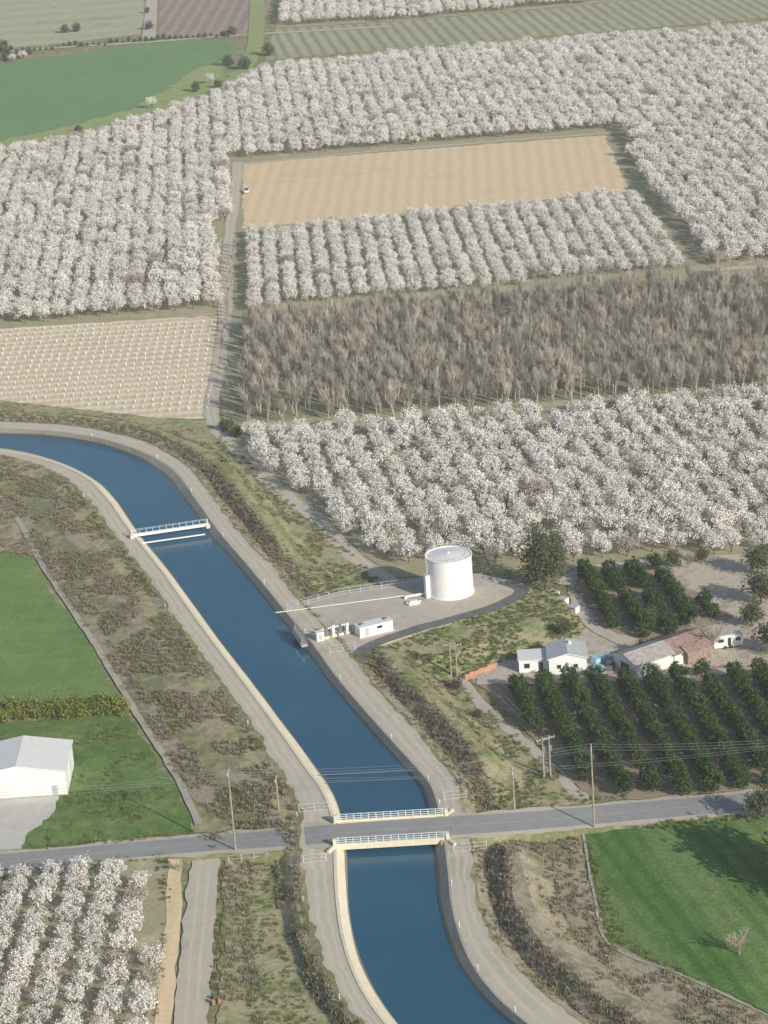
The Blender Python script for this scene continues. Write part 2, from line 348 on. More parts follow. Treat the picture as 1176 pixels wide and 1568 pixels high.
loft("canal_embankment",[CL[0],s1,s2,s3,s4,CL[1],m1,*tl,k1b],[scrubsoil,verge,scrubsoil,greenverge,scrubsoil,verge,dirtroad,ruts,dirtroad,ruts,dirtroad])
ridge=lambda s:float(np.interp(s,[0,7.2,8,9.2,10.3,11,12.6,13.6,14.2,15.6,16.3,17,18.5,19.5,23],[3.3,3.3,.1,.1,1.6,3.3,3.3,2.4,.2,.2,1.6,3.2,3.2,2.4,2.2]))
o1=offn(CL[6],2.2,lambda s:min(1.1,ridge(s)*.5+.1)); o2=offn(CL[6],5.6,lambda s:ridge(s)); o3=offn(CL[6],8.0,lambda s:ridge(s)*.95); o4=offn(CL[6],10.5,lambda s:ridge(s)*.45); o5=offn(CL[6],14.5,lambda s:-.4)
ob=[k4b,*t2,m6,CL[6],o1,o2,o3,o4,o5]
loft("canal_embankment",ob,[dirtroad,ruts,dirtroad,ruts,dirtroad,verge,scrubsoil,scrubsoil,scrubsoil,scrubsoil,scrubsoil],0,85)
loft("canal_embankment",ob,[dirtroad,ruts,dirtroad,ruts,dirtroad,verge,scrubsoil,scrubsoil,greenverge,verge,greenverge],85)
wl=between(k2,CL[3],.8,0,.12); wr=between(k3,CL[4],.75,0,.15)
loft("canal_lining",[k1b,k1,k2,wl,CL[3]],[conc,conc,conc,wetc]); loft("canal_lining",[CL[4],wr,k3,k4,k4b],[wetc,concdk,concdk,concdk])  # left lining in lit cream; right lining has its shade in the colour
loft("canal_water",[CL[3],CL[4]],[waterm])
# ------------------------------------------------------------------ asphalt road with ramps over the bridge
xs=[-400,0,200,330,430,515,670,760,860,980,1176,1500]
nb=[1340,1308,1290,1279,1270,1262,1251,1246,1239,1228,1212,1184]
sb=[1370,1334,1313,1302,1296,1290,1280,1274,1266,1255,1238,1208]
zz=[.3,.3,.3,.7,1.7,2.35,2.35,1.9,.9,.35,.3,.3]
A=[P(x,y,z) for x,y,z in zip(xs,nb,zz)]; B=[P(x+4,y,z) for x,y,z in zip(xs,sb,zz)]
Ac=catmull(A,10); Bc=catmull(B,10)
loft("asphalt_road",[Ac,Bc],[asphalt])
def side(l,s):
    for a,b_ in ((0,49),(60,len(l)-1)):
        q=l[a:b_+1]; w_=[1.3+1.2*noise.noise(Vector((p.x*.2,p.y*.2,s))) for p in q]
        sh=[Vector((p.x,p.y+s*k,p.z-.04)) for p,k in zip(q,w_)]
        tt=[Vector((p.x,p.y+s*(k+.6+p.z*1.6),0.0)) for p,k in zip(q,w_)]
        loft("road_shoulder",[q,sh,tt],[dirtroad,verge])
side(Ac,1); side(Bc,-1)
cl=[p.lerp(q,.5)+Vector((0,0,.008)) for p,q in zip(Ac,Bc)]
yl=plain("yellow_line_paint",(.45,.40,.26),.7,.15)
loft("road_marking",[[Vector((p.x,p.y+.07,p.z)) for p in cl],[Vector((p.x,p.y-.07,p.z)) for p in cl]],[yl])
# ------------------------------------------------------------------ bridge
mb=MB()
bl=P(516,1276,2.35); br=P(682,1266,2.35); d=(br-bl); L=d.length; ang=math.atan2(d.y,d.x); c=(bl+br)/2
wid=8.6
mb.box((0,0,-.42),(L,wid,.8),cream)
for s in (-1,1):
    y=s*(wid/2+.18)
    mb.box((0,y,-.25),(L+.4,.36,1.15),cream)
    n=15
    for i in range(n):
        x=-L/2+.3+(L-.6)*i/(n-1); mb.box((x,y,.9),(.13,.13,1.15),rail)
    for z in (.62,1.0,1.42): mb.box((0,y+.001*z,z),(L,.09,.1),rail)
    for e in (-1,1): mb.box((e*(L/2+.3),y,.4),(.6,.7,1.9),cream)
for e in (-1,1):
    mb.box((e*(L/2+.1),0,-1.5),(.8,wid+2.0,2.2),cream)
    for s in (-1,1): mb.box((e*(L/2+.9),s*(wid/2+1.3),-.6),(.5,2.4,1.6),cream,rz=e*s*-.5)
for i in range(5): mb.box((0,-3.2+i*1.6,-1.05),(L-.9,.4,.45),concdk)
mb.obj("road_bridge",(c.x,c.y,2.3),ang)
def fence(name,pxs,z,h=1.5,step=2.2):
    mb=MB()
    for a,b_ in zip(pxs[:-1],pxs[1:]):
        p=P(*a,z);q=P(*b_,z); n=max(1,int((q-p).length/step))
        for i in range(n+1):
            r=p.lerp(q,i/n); mb.tube(r,r+Vector((0,0,h)),.05,.05,rail,5)
        for zz_ in (h,h*.5,.12): mb.tube(p+Vector((0,0,zz_)),q+Vector((0,0,zz_)),.025,.025,rail,4)
        for i in range(n*4): r=p.lerp(q,i/(n*4)); mb.tube(r+Vector((0,0,.1)),p.lerp(q,(i+1)/(n*4))+Vector((0,0,h)),.01,.01,rail,3)
    mb.obj(name)
fence("chain_link_fence",[(458,1244),(505,1240)],2.0); fence("chain_link_fence",[(680,1225),(715,1221)],2.0)
fence("chain_link_fence",[(465,1322),(500,1318)],2.0); fence("chain_link_fence",[(695,1305),(745,1300)],2.0)
fence("chain_link_fence",[(350,1322),(410,1316)],.1); fence("chain_link_fence",[(505,1000),(545,993)],2.0)
fence("chain_link_fence",[(440,934),(520,911),(600,899),(650,893)],1.9)
def crossing(name,a,b_,z,thick,posts=True,mat=white):
    p=P(*a,z);q=P(*b_,z); d=q-p; L=d.length; mb=MB()
    mb.box((0,0,0),(L,thick,thick*.8),mat)
    if thick>.5:
        for i in range(12):
            for s in (-.35,.35): mb.box((-L/2+.3+i*(L-.6)/11,s,.8),(.05,.05,1.0),rail)
        for s in (-.35,.35): mb.box((0,s,1.3),(L,.05,.05),rail)
    for e in (-1,1):
        if posts:
            mb.box((e*L/2,0,-.3),(.9,1.3,1.0),cream); mb.box((e*L/2,0,.9),(.14,.14,1.2),mat)
    return mb.obj(name,(p+q)/2,math.atan2(d.y,d.x))
crossing("canal_footbridge",(202,820),(318,803),2.6,.75)
crossing("lower_white_bar",(208,833),(314,818),1.6,.3,False,white)  # thin white bar across the canal, below the footbridge
crossing("cable_crossing",(484,1187),(640,1178),1.5,.14,False,steel)
crossing("cable_crossing",(496,1199),(648,1190),1.3,.1,False,steel)
crossing("pump_discharge_pipe",(422,938),(620,912),2.35,.2,False,offw)
# ------------------------------------------------------------------ tank pad and mound
PZ=1.9
padpx=[(430,928),(520,905),(600,893),(655,880),(735,878),(800,893),(808,905),(760,928),(690,950),(620,972),(580,988),(545,1004),(500,1000),(470,975)]
pad=wpoly(padpx,PZ); cen=sum(pad,Vector())/len(pad)
mb=MB(); mb.face(pad,gravel)
toe=[Vector((cen.x+(p.x-cen.x)*1.08+0,cen.y+(p.y-cen.y)*1.12,0)) for p in pad]
for i in range(len(pad)):
    j=(i+1)%len(pad); mb.face((pad[i],toe[i],toe[j],pad[j]),greenverge)
o=mb.obj("tank_pad")
if o.data.polygons[0].normal.z<0: o.data.flip_normals()
top=[(540,1006),(585,990),(640,972),(700,953),(760,934),(812,908),(850,903)]
mid=[(600,1030),(640,1012),(690,1000),(740,985),(790,970),(840,950),(878,935)]
bot=[(640,1060),(705,1040),(735,1022),(770,1014),(810,1004),(862,988),(900,965)]
lt=catmull([P(x,y,PZ-.02) for x,y in top]); lm=catmull([P(x,y,1.7) for x,y in mid]); lb=catmull([P(x,y,-.02) for x,y in bot])
loft("grass_mound",[lt,lm,lb],[greenverge,greenverge])
ribbon("dark_curved_strip",[(556,1012),(552,1000),(575,985),(630,966),(700,946),(760,928),(800,905),(770,890)],3.2,dkstrip,PZ+.03,rag=.15)  # dark grey strip curving along the pad edge
ribbon("pad_track",[(470,950),(540,925),(600,915),(650,930),(720,938),(780,905)],4.5,dirtroad,PZ+.015,rag=.8)
# tank
tc=P(690,906,PZ); mb=MB(); Rr=5.0; Ht=8.6; n=56
ring=lambda r,z:[(r*math.cos(2*math.pi*i/n),r*math.sin(2*math.pi*i/n),z) for i in range(n)]
levels=[(Rr+.25,0),(Rr+.25,.25),(Rr,.26),(Rr,3.0),(Rr+.03,3.02),(Rr+.03,3.1),(Rr,3.12),(Rr,6.1),(Rr+.03,6.12),(Rr+.03,6.2),(Rr,6.22),(Rr,Ht),(Rr+.16,Ht+.01),(Rr+.16,Ht+.22),(Rr-.1,Ht+.22),(Rr-.1,Ht+.02),(.3,Ht+.6),(.3,Ht+.8)]
tw=soil("tank_white",[(.74,.74,.72),(.82,.82,.80)],6,1.5,.5,.02,.05,rough=.45)
rgs=[ring(*l) for l in levels]
for a,b_ in zip(rgs[:-1],rgs[1:]):
    mt=tw if a[0][0]>Rr-.05 else offw
    for i in range(n): mb.face((a[i],a[(i+1)%n],b_[(i+1)%n],b_[i]),mt)
mb.face(rgs[-1],offw)
ax=R_(205); lx,ly=(Rr+.45)*math.cos(ax),(Rr+.45)*math.sin(ax)
for dd in (-.25,.25):
    ox,oy=-math.sin(ax)*dd,math.cos(ax)*dd; mb.tube((lx+ox,ly+oy,0),(lx+ox,ly+oy,Ht+1.2),.05,.05,offw,5)
for i in range(24): mb.tube((lx-math.sin(ax)*.25,ly+math.cos(ax)*.25,.4+i*.38),(lx+math.sin(ax)*.25,ly-math.cos(ax)*.25,.4+i*.38),.03,.03,offw,4)
mb.box((lx*1.02,ly*1.02,2.6),(1.1,1.0,5.2),offw,rz=ax); mb.box((lx*1.02,ly*1.02,5.3),(1.3,1.2,.12),greyroof,rz=ax)
mb.tube((-Rr,-1,.5),(-Rr-5,-2.5,.5),.3,.3,offw,8,True); mb.tube((-Rr-5,-2.5,.5),(-Rr-5,-2.5,-.2),.3,.3,offw,8)
for i in range(20):
    a=2*math.pi*i/20; a2=2*math.pi*(i+1)/20; p=((Rr-.2)*math.cos(a),(Rr-.2)*math.sin(a)); q=((Rr-.2)*math.cos(a2),(Rr-.2)*math.sin(a2))
    mb.tube((*p,Ht+.2),(*p,Ht+.9),.03,.03,offw,4); mb.tube((*p,Ht+.9),(*q,Ht+.9),.03,.03,offw,4)
mb.obj("water_tank",tc)
# pump station gear
mb=MB(); mb.box((0,0,1.15),(7.6,2.6,2.1),white); mb.box((0,0,2.26),(7.9,2.9,.14),offw)
mb.box((-2.2,-1.32,1.0),(1.0,.06,1.8),greyroof); mb.box((.8,-1.32,1.5),(1.2,.06,.6),dark); mb.box((0,0,.05),(8.2,3.2,.1),cream)
for x in (-2.8,2.8): mb.box((x,0,2.5),(.8,.8,.4),steel)
mb.obj("pump_house",P(573,968,PZ),R_(24))
mb=MB()
for i,(x,h) in enumerate(((-3,2.2),(-1.4,2.6),(.2,1.8),(1.8,2.4))):
    mb.box((x,0,.25),(1.2,1.2,.5),cream); mb.tube((x,0,.5),(x,0,h),.38,.38,offw if i%2 else steel,10,True); mb.tube((x,0,.9),(x+.2,2.4,.9),.22,.22,offw,8,True)
    mb.tube((x,0,h),(x,0,h+.5),.2,.15,steel,8,True)
mb.tube((-4,2.4,.9),(3,2.4,.9),.3,.3,offw,8,True); mb.box((3.4,-.6,1.0),(1.2,.7,2.0),greyroof)
mb.obj("irrigation_pumps",P(520,972,BZ),R_(24))
mb=MB()
mb.box((0,0,.9),(1.6,1.2,1.8),white); mb.box((0,0,1.87),(1.8,1.4,.12),offw); mb.box((0,-.62,.9),(.8,.04,1.5),greyroof)
mb.obj("control_cabinet",P(490,980,BZ),R_(20))
mb=MB()
for i in range(9):
    mb.box((i*1.0-4,0,.5),(.12,.12,1.4),steel)
mb.box((0,0,1.1),(8.5,.08,.08),steel); mb.box((0,0,.65),(8.5,.08,.08),steel); mb.box((0,.6,-.2),(9,1.4,.5),concdk)
for x in (-3,-1,1,3): mb.box((x,.8,.9),(.5,.5,1.6),steel); mb.tube((x,.8,1.7),(x,.8,2.5),.06,.06,steel,5)
mb.obj("canal_turnout_gate",P(463,975,BZ),R_(104))
mb=MB(); mb.box((0,0,.35),(2.4,1.6,.5),white); mb.box((0,0,.7),(2.0,1.2,.3),offw,taper=.8); mb.tube((-1.6,0,.4),(1.8,0,.4),.15,.15,offw,8,True)
mb.obj("valve_box",P(633,925,PZ),R_(15))
# ------------------------------------------------------------------ buildings
def windows(mb,lst,mat=glass):
    for c_,s_ in lst: mb.box(c_,s_,mat)
mb=MB(); mb.gable(3.4,0,7.6,7.5,3.4,1.0,white,greyroof,.35); mb.box((-3.4,.6,1.35),(6.0,5.2,2.7),white); mb.box((-3.4,.6,2.79),(6.4,5.6,.16),offw)
windows(mb,[((-4.8,-2.02,1.5),(1.1,.06,1.0)),((-2.0,-2.02,1.1),(.9,.06,2.1)),((1.6,-3.77,1.7),(.8,.06,.8)),((5.0,-3.77,1.7),(.8,.06,.8))])
mb.box((4.2,1.6,4.5),(.6,.6,1.0),cream); mb.obj("white_farmhouse",P(843,1022,0.05),R_(-2))
mb=MB(); mb.gable(0,-4.6,7.4,9.5,2.9,1.3,offw,brownroof,.4); mb.gable(0,4.9,8.0,9.4,2.7,1.5,offw,redroof,.5)
windows(mb,[((0,-9.37,1.2),(2.6,.06,2.3)),((-3.72,-4,1.5),(.06,1.2,1.0)),((3.72,-6,1.5),(.06,1.4,1.0)),((4.02,4,1.4),(.06,2.6,2.0))],dark)
mb.box((0,-4.6,4.33),(.5,9.6,.1),greyroof); mb.obj("farm_barn",P(1013,1012,.05),R_(-58))
mb=MB(); mb.gable(0,0,4.2,6,2.6,.8,redroof,redroof,.3); mb.box((0,-3.03,1.1),(1.6,.05,2),dark); mb.obj("red_shed",P(1062,1008,.05),R_(-60))
mb=MB(); mb.box((0,0,1.6),(6.2,2.3,2.4),offw); mb.box((0,0,2.86),(6.0,2.1,.12),greyroof,taper=.95); windows(mb,[((-1.6,-1.17,1.9),(1.2,.05,.7)),((.2,-1.17,1.5),(.7,.05,1.8)),((2,-1.17,1.9),(1,.05,.7))])
for x in (-.7,.5): mb.tube((x,-1.2,.38),(x,1.2,.38),.36,.36,rubber,12,True)
mb.obj("travel_trailer",P(1113,990,.05),R_(10))
mb=MB(); mb.gable(0,0,18,13,4.9,1.6,white,offw,.3)
for i in range(18): mb.box((-8.5+i,-6.53,2.4),(.06,.05,4.7),offw)
mb.box((-3,-6.56,2.0),(4.2,.06,4.0),offw); mb.box((6.8,-6.56,1.1),(1,.06,2.1),greyroof); mb.box((9.03,1,2),(.06,3.2,3.6),offw); mb.box((0,-6.52,.1),(18.2,.2,.25),concdk)
o_=P(30,1222,.1); mb.obj("white_metal_barn",(o_.x,o_.y+6.5,.05),R_(0))
mb=MB()
for i in range(7): mb.box((-3.6+i*1.2,0,.55+.1*(i%2)),(1.15,.5,1.1+.2*(i%2)),clay)
mb.box((0,.3,.35),(8.6,.4,.7),clay); mb.obj("terracotta_wall",P(735,1032,0),R_(38))
def car(name,px,z,rz,body,pick=False):
    mb=MB(); mb.box((0,0,.62),(4.5,1.8,.62),body); mb.box((0,0,.98),(4.4,1.72,.12),body,taper=.95)
    if pick: mb.box((.35,0,1.35),(1.7,1.6,.62),glass,taper=.8); mb.box((.35,0,1.69),(1.35,1.28,.06),body); mb.box((-1.45,0,1.02),(1.4,1.4,.06),dark)
    else: mb.box((-.25,0,1.28),(2.5,1.6,.55),glass,taper=.78); mb.box((-.25,0,1.58),(1.9,1.22,.06),body)
    for x in (-1.4,1.4):
        for y in (-.8,.8): mb.tube((x,y-.12,.34),(x,y+.12,.34),.34,.34,rubber,12,True)
    return mb.obj(name,P(*px,z),rz)
car("parked_car",(912,1030),.05,R_(35),bluem); car("parked_car",(935,1022),.05,R_(70),steel); car("pickup_truck",(378,294),.3,R_(88),white,True)
mb=MB(); 
rr=random.Random(4)
for i in range(3): mb.box((i*1.5-1.5,rr.uniform(-.4,.4),.8),(1.6,2.4,1.6-.2*i),bluem,rz=rr.uniform(-.2,.2),taper=.75)
mb.obj("tarp_covered_pile",P(922,1014,.05),R_(30))
for (x,y) in ((848,915),(862,925),(878,938)):
    mb=MB(); mb.box((0,0,.8),(2.2,1.6,1.4),offw); mb.box((0,0,1.57),(2.4,1.8,.13),greyroof,taper=.9); mb.box((0,-.82,.8),(.8,.04,1.2),dark); mb.obj("storage_shed",P(x,y,.3),R_(-40))
mb=MB(); 
for (x,y,h) in ((0,0,.9),(.9,.3,.9),(.3,1.0,.9)): mb.tube((x,y,0),(x,y,h),.32,.32,redp,10,True); mb.tube((x,y,.3),(x,y,.34),.34,.34,redp,10)
mb.obj("wooden_barrels",P(327,1538,.2))
# ------------------------------------------------------------------ poles and wires
def pole(px,h,z=.1,arms=1,rz=0,trafo=False):
    mb=MB(); mb.tube((0,0,0),(0,0,h),.2,.12,wood,8,True)
    for a in range(arms):
        mb.box((0,0,h-.6-a*1.3),(2.6,.14,.16),wood)
        for x in (-1.15,-.5,.5,1.15): mb.tube((x,0,h-.52-a*1.3),(x,0,h-.28-a*1.3),.06,.05,white,6,True)
    if trafo: mb.tube((.35,.1,h-3.2),(.35,.1,h-2.1),.32,.32,steel,10,True)
    p=P(*px,z); mb.obj("utility_pole",p,rz); return p,h
pl=pole((361,1305),16,.4,1,R_(85)); pr=pole((910,1267),16,.5,1,R_(85))
pa=pole((427,1243),7,1.5,1,R_(85)); pb=pole((788,1243),8.5,1.2,1,R_(85)); 
pc=pole((691,1035),7.5,.2,1,R_(20)); pd=pole((700,1037),7.5,.2,1,R_(20)); pe=pole((833,1192),8.5,.1,1,R_(30),True); pf=pole((843,1190),8.5,.1,1,R_(30),True)
mb=MB()
def wire(a,b_,sag,r=.022):
    prev=None
    for i in range(25):
        t=i/24; p=Vector(a).lerp(Vector(b_),t); p.z-=sag*4*t*(1-t)
        if prev: mb.tube(prev,p,r,r,wirem,3)
        prev=p
T=lambda q,dy=0,dz=0:Vector((q[0].x,q[0].y+dy,q[0].z+q[1]-.3+dz))
for dy in (-1.15,0,1.15):
    a=T(pl,dy);b_=T(pr,dy); dv=b_-a; wire(a,b_,1.6); wire(b_,b_+dv*1.0,1.6); wire(a-dv,a,1.6)
for dy in (-.5,.5):
    wire(T(pa,dy),T(pb,dy),.8); wire(T(pb,dy),T(pb,dy)+Vector((60,4,0)),.8); wire(T(pa,dy)-Vector((60,-6,0)),T(pa,dy),.8)
    wire(T(pc,dy),T(pe,dy),.5); wire(T(pd,dy),T(pf,dy),.5); wire(T(pe,dy),T(pr,dy,-3),.5); wire(T(pc,dy),T(pc,dy)+Vector((-25,50,0)),.8)
mb.obj("power_lines")
# ------------------------------------------------------------------ tree templates
def tree_blossom(seed):
    r=random.Random(seed); mb=MB(); mb.tube((0,0,0),(0,0,.9),.2,.15,bark,6)
    nl=r.randint(4,6)
    for i in range(nl):
        a=2*math.pi*i/nl+r.uniform(-.3,.3); e=Vector((math.cos(a)*r.uniform(1.2,1.8),math.sin(a)*r.uniform(1.2,1.8),r.uniform(2.9,3.9)))
        mb.tube((0,0,.85),e,.12,.05,bark,5)
        for k in range(3):
            e2=e+Vector((r.uniform(-1,1),r.uniform(-1,1),r.uniform(.3,1.3))); s_=Vector((0,0,.85)).lerp(e,r.uniform(.4,1)); mb.tube(s_,e2,.05,.015,bark,3)
    for i in range(66):
        a=r.uniform(0,2*math.pi); u=r.uniform(-.6,1); q=math.sqrt(max(0,1-u*u)); k=r.uniform(.55,1.0)*(1+.16*math.sin(a*3+seed))
        c=Vector((math.cos(a)*q*2.6*k,math.sin(a)*q*2.6*k,3.2+u*1.9*k)); sp=r.uniform(.22,.4)
        for j in range(16):
            mb.card(c+Vector((r.gauss(0,sp),r.gauss(0,sp),r.gauss(0,sp))),r.uniform(.2,.4),blossom,r)
    return mb.obj("blossoming_almond_tree",link=False)
def tree_citrus(seed):
    r=random.Random(seed); mb=MB(); mb.tube((0,0,0),(0,0,1.2),.14,.1,bark,6)
    for i in range(4): mb.tube((0,0,.8),(r.uniform(-1,1),r.uniform(-1,1),2.4),.07,.02,bark,4)
    for i in range(60):
        a=r.uniform(0,2*math.pi); u=r.uniform(-.9,1); q=math.sqrt(max(0,1-u*u)); k=r.uniform(.6,1.0)*(1+.12*math.sin(a*4+seed))
        c=Vector((math.cos(a)*q*1.65*k,math.sin(a)*q*1.65*k,2.1+u*1.7*k)); sp=.22
        for j in range(15): mb.card(c+Vector((r.gauss(0,sp),r.gauss(0,sp),r.gauss(0,sp))),r.uniform(.22,.42),citl,r)
    return mb.obj("citrus_tree",link=False)
def tree_bare(seed,h=8.5,name="bare_walnut_tree",mat=greybark,spread=.22,nk=5,up=.24,mr=.028):
    r=random.Random(seed); mb=MB()
    def br(p,d,L,rad,lev):
        e=p+d*L; mb.tube(p,e,rad,rad*.6,mat,4 if lev<2 else 3)
        if lev==3: return
        for k in range(nk if lev else 7):
            s_=p.lerp(e,r.uniform(.25,1.0)); nd=(d+Vector((r.gauss(0,spread),r.gauss(0,spread),r.gauss(up*.6,up)))).normalized()
            br(s_,nd,L*r.uniform(.55,.95),max(rad*.5,mr),lev+1)
    br(Vector((0,0,0)),Vector((0,0,1)),h*.33,.17,0)
    return mb.obj(name,link=False)
def tree_broad(seed,name,leaf,Rx,Rz,zc,n=110,sp=.45,size=(.35,.6),bk=bark):
    r=random.Random(seed); mb=MB(); mb.tube((0,0,0),(0.1,0,zc*.6),.05*zc,.03*zc,bk,7)
    for i in range(9):
        a=i*2.4; e=Vector((math.cos(a)*Rx*.6,math.sin(a)*Rx*.6,zc+r.uniform(-.5,.7)*Rz)); mb.tube((0.05,0,zc*r.uniform(.35,.6)),e,.018*zc,.03,bk,5)
    for i in range(n):
        a=r.uniform(0,2*math.pi); u=r.uniform(-1,1); q=math.sqrt(max(0,1-u*u)); k=r.uniform(.45,1.0)*(1+.22*math.sin(a*3+seed+u*3))
        c=Vector((math.cos(a)*q*Rx*k,math.sin(a)*q*Rx*k,zc+u*Rz*k))
        for j in range(16): mb.card(c+Vector((r.gauss(0,sp),r.gauss(0,sp),r.gauss(0,sp))),r.uniform(*size),leaf,r)
    return mb.obj(name,link=False)
def tuft(seed,mat,n,h,wd,name):
    r=random.Random(seed); mb=MB()
    for i in range(n):
        a=r.uniform(0,6.28); b0=Vector((r.gauss(0,wd*.4),r.gauss(0,wd*.4),0)); t=b0+Vector((math.cos(a)*wd*r.uniform(.1,.7),math.sin(a)*wd*r.uniform(.1,.7),h*r.uniform(.5,1)))
        sd_=Vector((-math.sin(a),math.cos(a),0))*r.uniform(.03,.08)*wd*2.2; mb.face((b0-sd_,b0+sd_,t+sd_*.4,t-sd_*.4),mat)
    return mb.obj(name,link=False)
def coll(name,objs):
    c=bpy.data.collections.new(name)
    for o in objs: c.objects.link(o)
    return c
C_bl=coll("almond_tree_kinds",[tree_blossom(i) for i in range(7)])
C_ci=coll("citrus_tree_kinds",[tree_citrus(i+20) for i in range(4)])
C_wa=coll("walnut_tree_kinds",[tree_bare(i+40) for i in range(5)])
C_br=coll("brush_kinds",[tuft(i+60,brushl,24,.45,.6,"brush_clump") for i in range(4)])
C_gr=coll("grass_kinds",[tuft(i+70,grassl,24,.28,.55,"grass_clump") for i in range(3)])
mbs=[]
for k in range(2):
    mb=MB(); mb.tube((0,0,0),(0,0,.75),.1,.09,white,6,True); mb.tube((0,0,.7),(.05,0,1.3),.02,.01,bark,4); mbs.append(mb.obj("sapling_guard",link=False))
C_sg=coll("sapling_kinds",mbs)
C_hd=coll("hedge_kinds",[tree_broad(i+80,"hedge_shrub",hedgel,1.3,1.1,1.2,24,.35,(.25,.45)) for i in range(3)])
C_gb=coll("bush_kinds",[tree_broad(i+90,"green_bush",eucl,2.2,2.0,2.2,50,.4,(.35,.6)) for i in range(3)])
def gn_group(c):
    g=bpy.data.node_groups.new("scatter_"+c.name,'GeometryNodeTree')
    g.interface.new_socket("Geometry",in_out='INPUT',socket_type='NodeSocketGeometry'); g.interface.new_socket("Geometry",in_out='OUTPUT',socket_type='NodeSocketGeometry')
    n=g.nodes; i=n.new('NodeGroupInput'); o=n.new('NodeGroupOutput'); ip=n.new('GeometryNodeInstanceOnPoints'); ci=n.new('GeometryNodeCollectionInfo')
    ci.inputs['Collection'].default_value=c; ci.inputs['Separate Children'].default_value=True; ci.inputs['Reset Children'].default_value=True
    a=n.new('GeometryNodeInputNamedAttribute'); a.data_type='FLOAT_VECTOR'; a.inputs[0].default_value="rot"
    s=n.new('GeometryNodeInputNamedAttribute'); s.data_type='FLOAT_VECTOR'; s.inputs[0].default_value="scl"
    ip.inputs['Pick Instance'].default_value=True
    l=g.links.new; l(i.outputs[0],ip.inputs['Points']); l(ci.outputs[0],ip.inputs['Instance']); l(a.outputs['Attribute'],ip.inputs['Rotation']); l(s.outputs['Attribute'],ip.inputs['Scale']); l(ip.outputs[0],o.inputs[0])
    return g
GG={}
def scatter(name,pts,c,smin=.85,smax=1.15,zs_=1.0):
    if not pts: return
    me=bpy.data.meshes.new(name); me.from_pydata([tuple(p) for p in pts],[],[])
    n=len(pts); ro=np.zeros((n,3),dtype=np.float32); ro[:,2]=np.random.rand(n)*6.283
    s=np.random.uniform(smin,smax,n); sc=np.stack([s,s*np.random.uniform(.92,1.08,n),s*zs_*np.random.uniform(.86,1.16,n)],1).astype(np.float32)
    me.attributes.new("rot",'FLOAT_VECTOR','POINT').data.foreach_set('vector',ro.ravel()); me.attributes.new("scl",'FLOAT_VECTOR','POINT').data.foreach_set('vector',sc.ravel())
    o=bpy.data.objects.new(name,me); scene.collection.objects.link(o)
    if c.name not in GG: GG[c.name]=gn_group(c)
    md=o.modifiers.new("scatter",'NODES'); md.node_group=GG[c.name]; return o
def inside(px,py,pg):
    c=np.zeros(len(px),bool); n=len(pg)
    for i in range(n):
        a,b_=pg[i],pg[(i+1)%n]
        if a.y==b_.y: continue
        cond=((a.y>py)!=(b_.y>py))&(px<(b_.x-a.x)*(py-a.y)/(b_.y-a.y)+a.x); c^=cond
    return c
def grid(pxpoly,dx,dy,jit=.35,skip=.01,ang=0,z=.05):
    pg=wpoly(pxpoly); xs_=[p.x for p in pg]; ys_=[p.y for p in pg]; cx,cy=(min(xs_)+max(xs_))/2,(min(ys_)+max(ys_))/2
    Rm=max(max(xs_)-min(xs_),max(ys_)-min(ys_))*.75
    X,Y=np.meshgrid(np.arange(-Rm,Rm,dx),np.arange(-Rm,Rm,dy)); X=X.ravel();Y=Y.ravel(); a=R_(ang)
    x=cx+X*math.cos(a)-Y*math.sin(a)+np.random.normal(0,jit,len(X)); y=cy+X*math.sin(a)+Y*math.cos(a)+np.random.normal(0,jit,len(X))
    k=inside(x,y,pg)&(np.random.rand(len(x))>skip); return [(float(p),float(q),z) for p,q in zip(x[k],y[k])]
def randin(pxpoly,dens,z=.1,thr=-1,ns=.12):
    pg=wpoly(pxpoly); xs_=[p.x for p in pg]; ys_=[p.y for p in pg]; x0,x1,y0,y1=min(xs_),max(xs_),min(ys_),max(ys_)
    n=int((x1-x0)*(y1-y0)*dens); x=np.random.uniform(x0,x1,n); y=np.random.uniform(y0,y1,n); k=inside(x,y,pg)
    return [(float(p),float(q),z) for p,q in zip(x[k],y[k]) if noise.noise(Vector((p*ns,q*ns,0)))>thr]
def strip(a,b_,dens,thr=-1,i0=0,i1=None,ns=.12):
    out=[]; i1=i1 or len(a)-1
    for i in range(i0,i1):
        ar=(a[i+1]-a[i]).length*(b_[i]-a[i]).length; n=ar*dens; n=int(n)+(random.random()<n-int(n))
        for _ in range(n):
            u,v=random.random(),random.random(); p=a[i].lerp(a[i+1],u).lerp(b_[i].lerp(b_[i+1],u),v)
            if noise.noise(Vector((p.x*ns,p.y*ns,0)))>thr: out.append(p)
    return out
# orchards
Aor=[(-250,275),(0,240),(120,218),(240,184),(330,155),(400,112),(600,93),(900,68),(1300,40),(1500,385),(1176,404),(1078,410),(945,208),(935,200),(350,244),(340,476),(0,499),(-250,520)]
scatter("almond_orchard",grid(Aor,6.0,5.6,.6,.012,3),C_bl,.88,1.2)
scatter("almond_orchard",grid([(378,362),(975,304),(1050,414),(376,478)],5.6,4.7,.3,.01,2),C_bl,.76,.98)
scatter("almond_orchard",grid([(375,672),(1300,598),(1500,870),(1176,846),(870,862),(640,866),(565,858),(520,808),(470,763),(400,718)],5.9,5.6,.6,.015,8),C_bl,.84,1.18)
scatter("almond_orchard",grid([(428,40),(428,-90),(1300,-90),(1300,-34),(1000,-4),(850,10),(620,31)],6.2,6.2,.4),C_bl,.95,1.2)
scatter("almond_orchard",grid([(-400,1365),(0,1345),(215,1338),(240,1400),(245,1500),(225,1700),(-400,1750)],5.3,5.2,.22,.02,-3),C_bl,.7,.86)
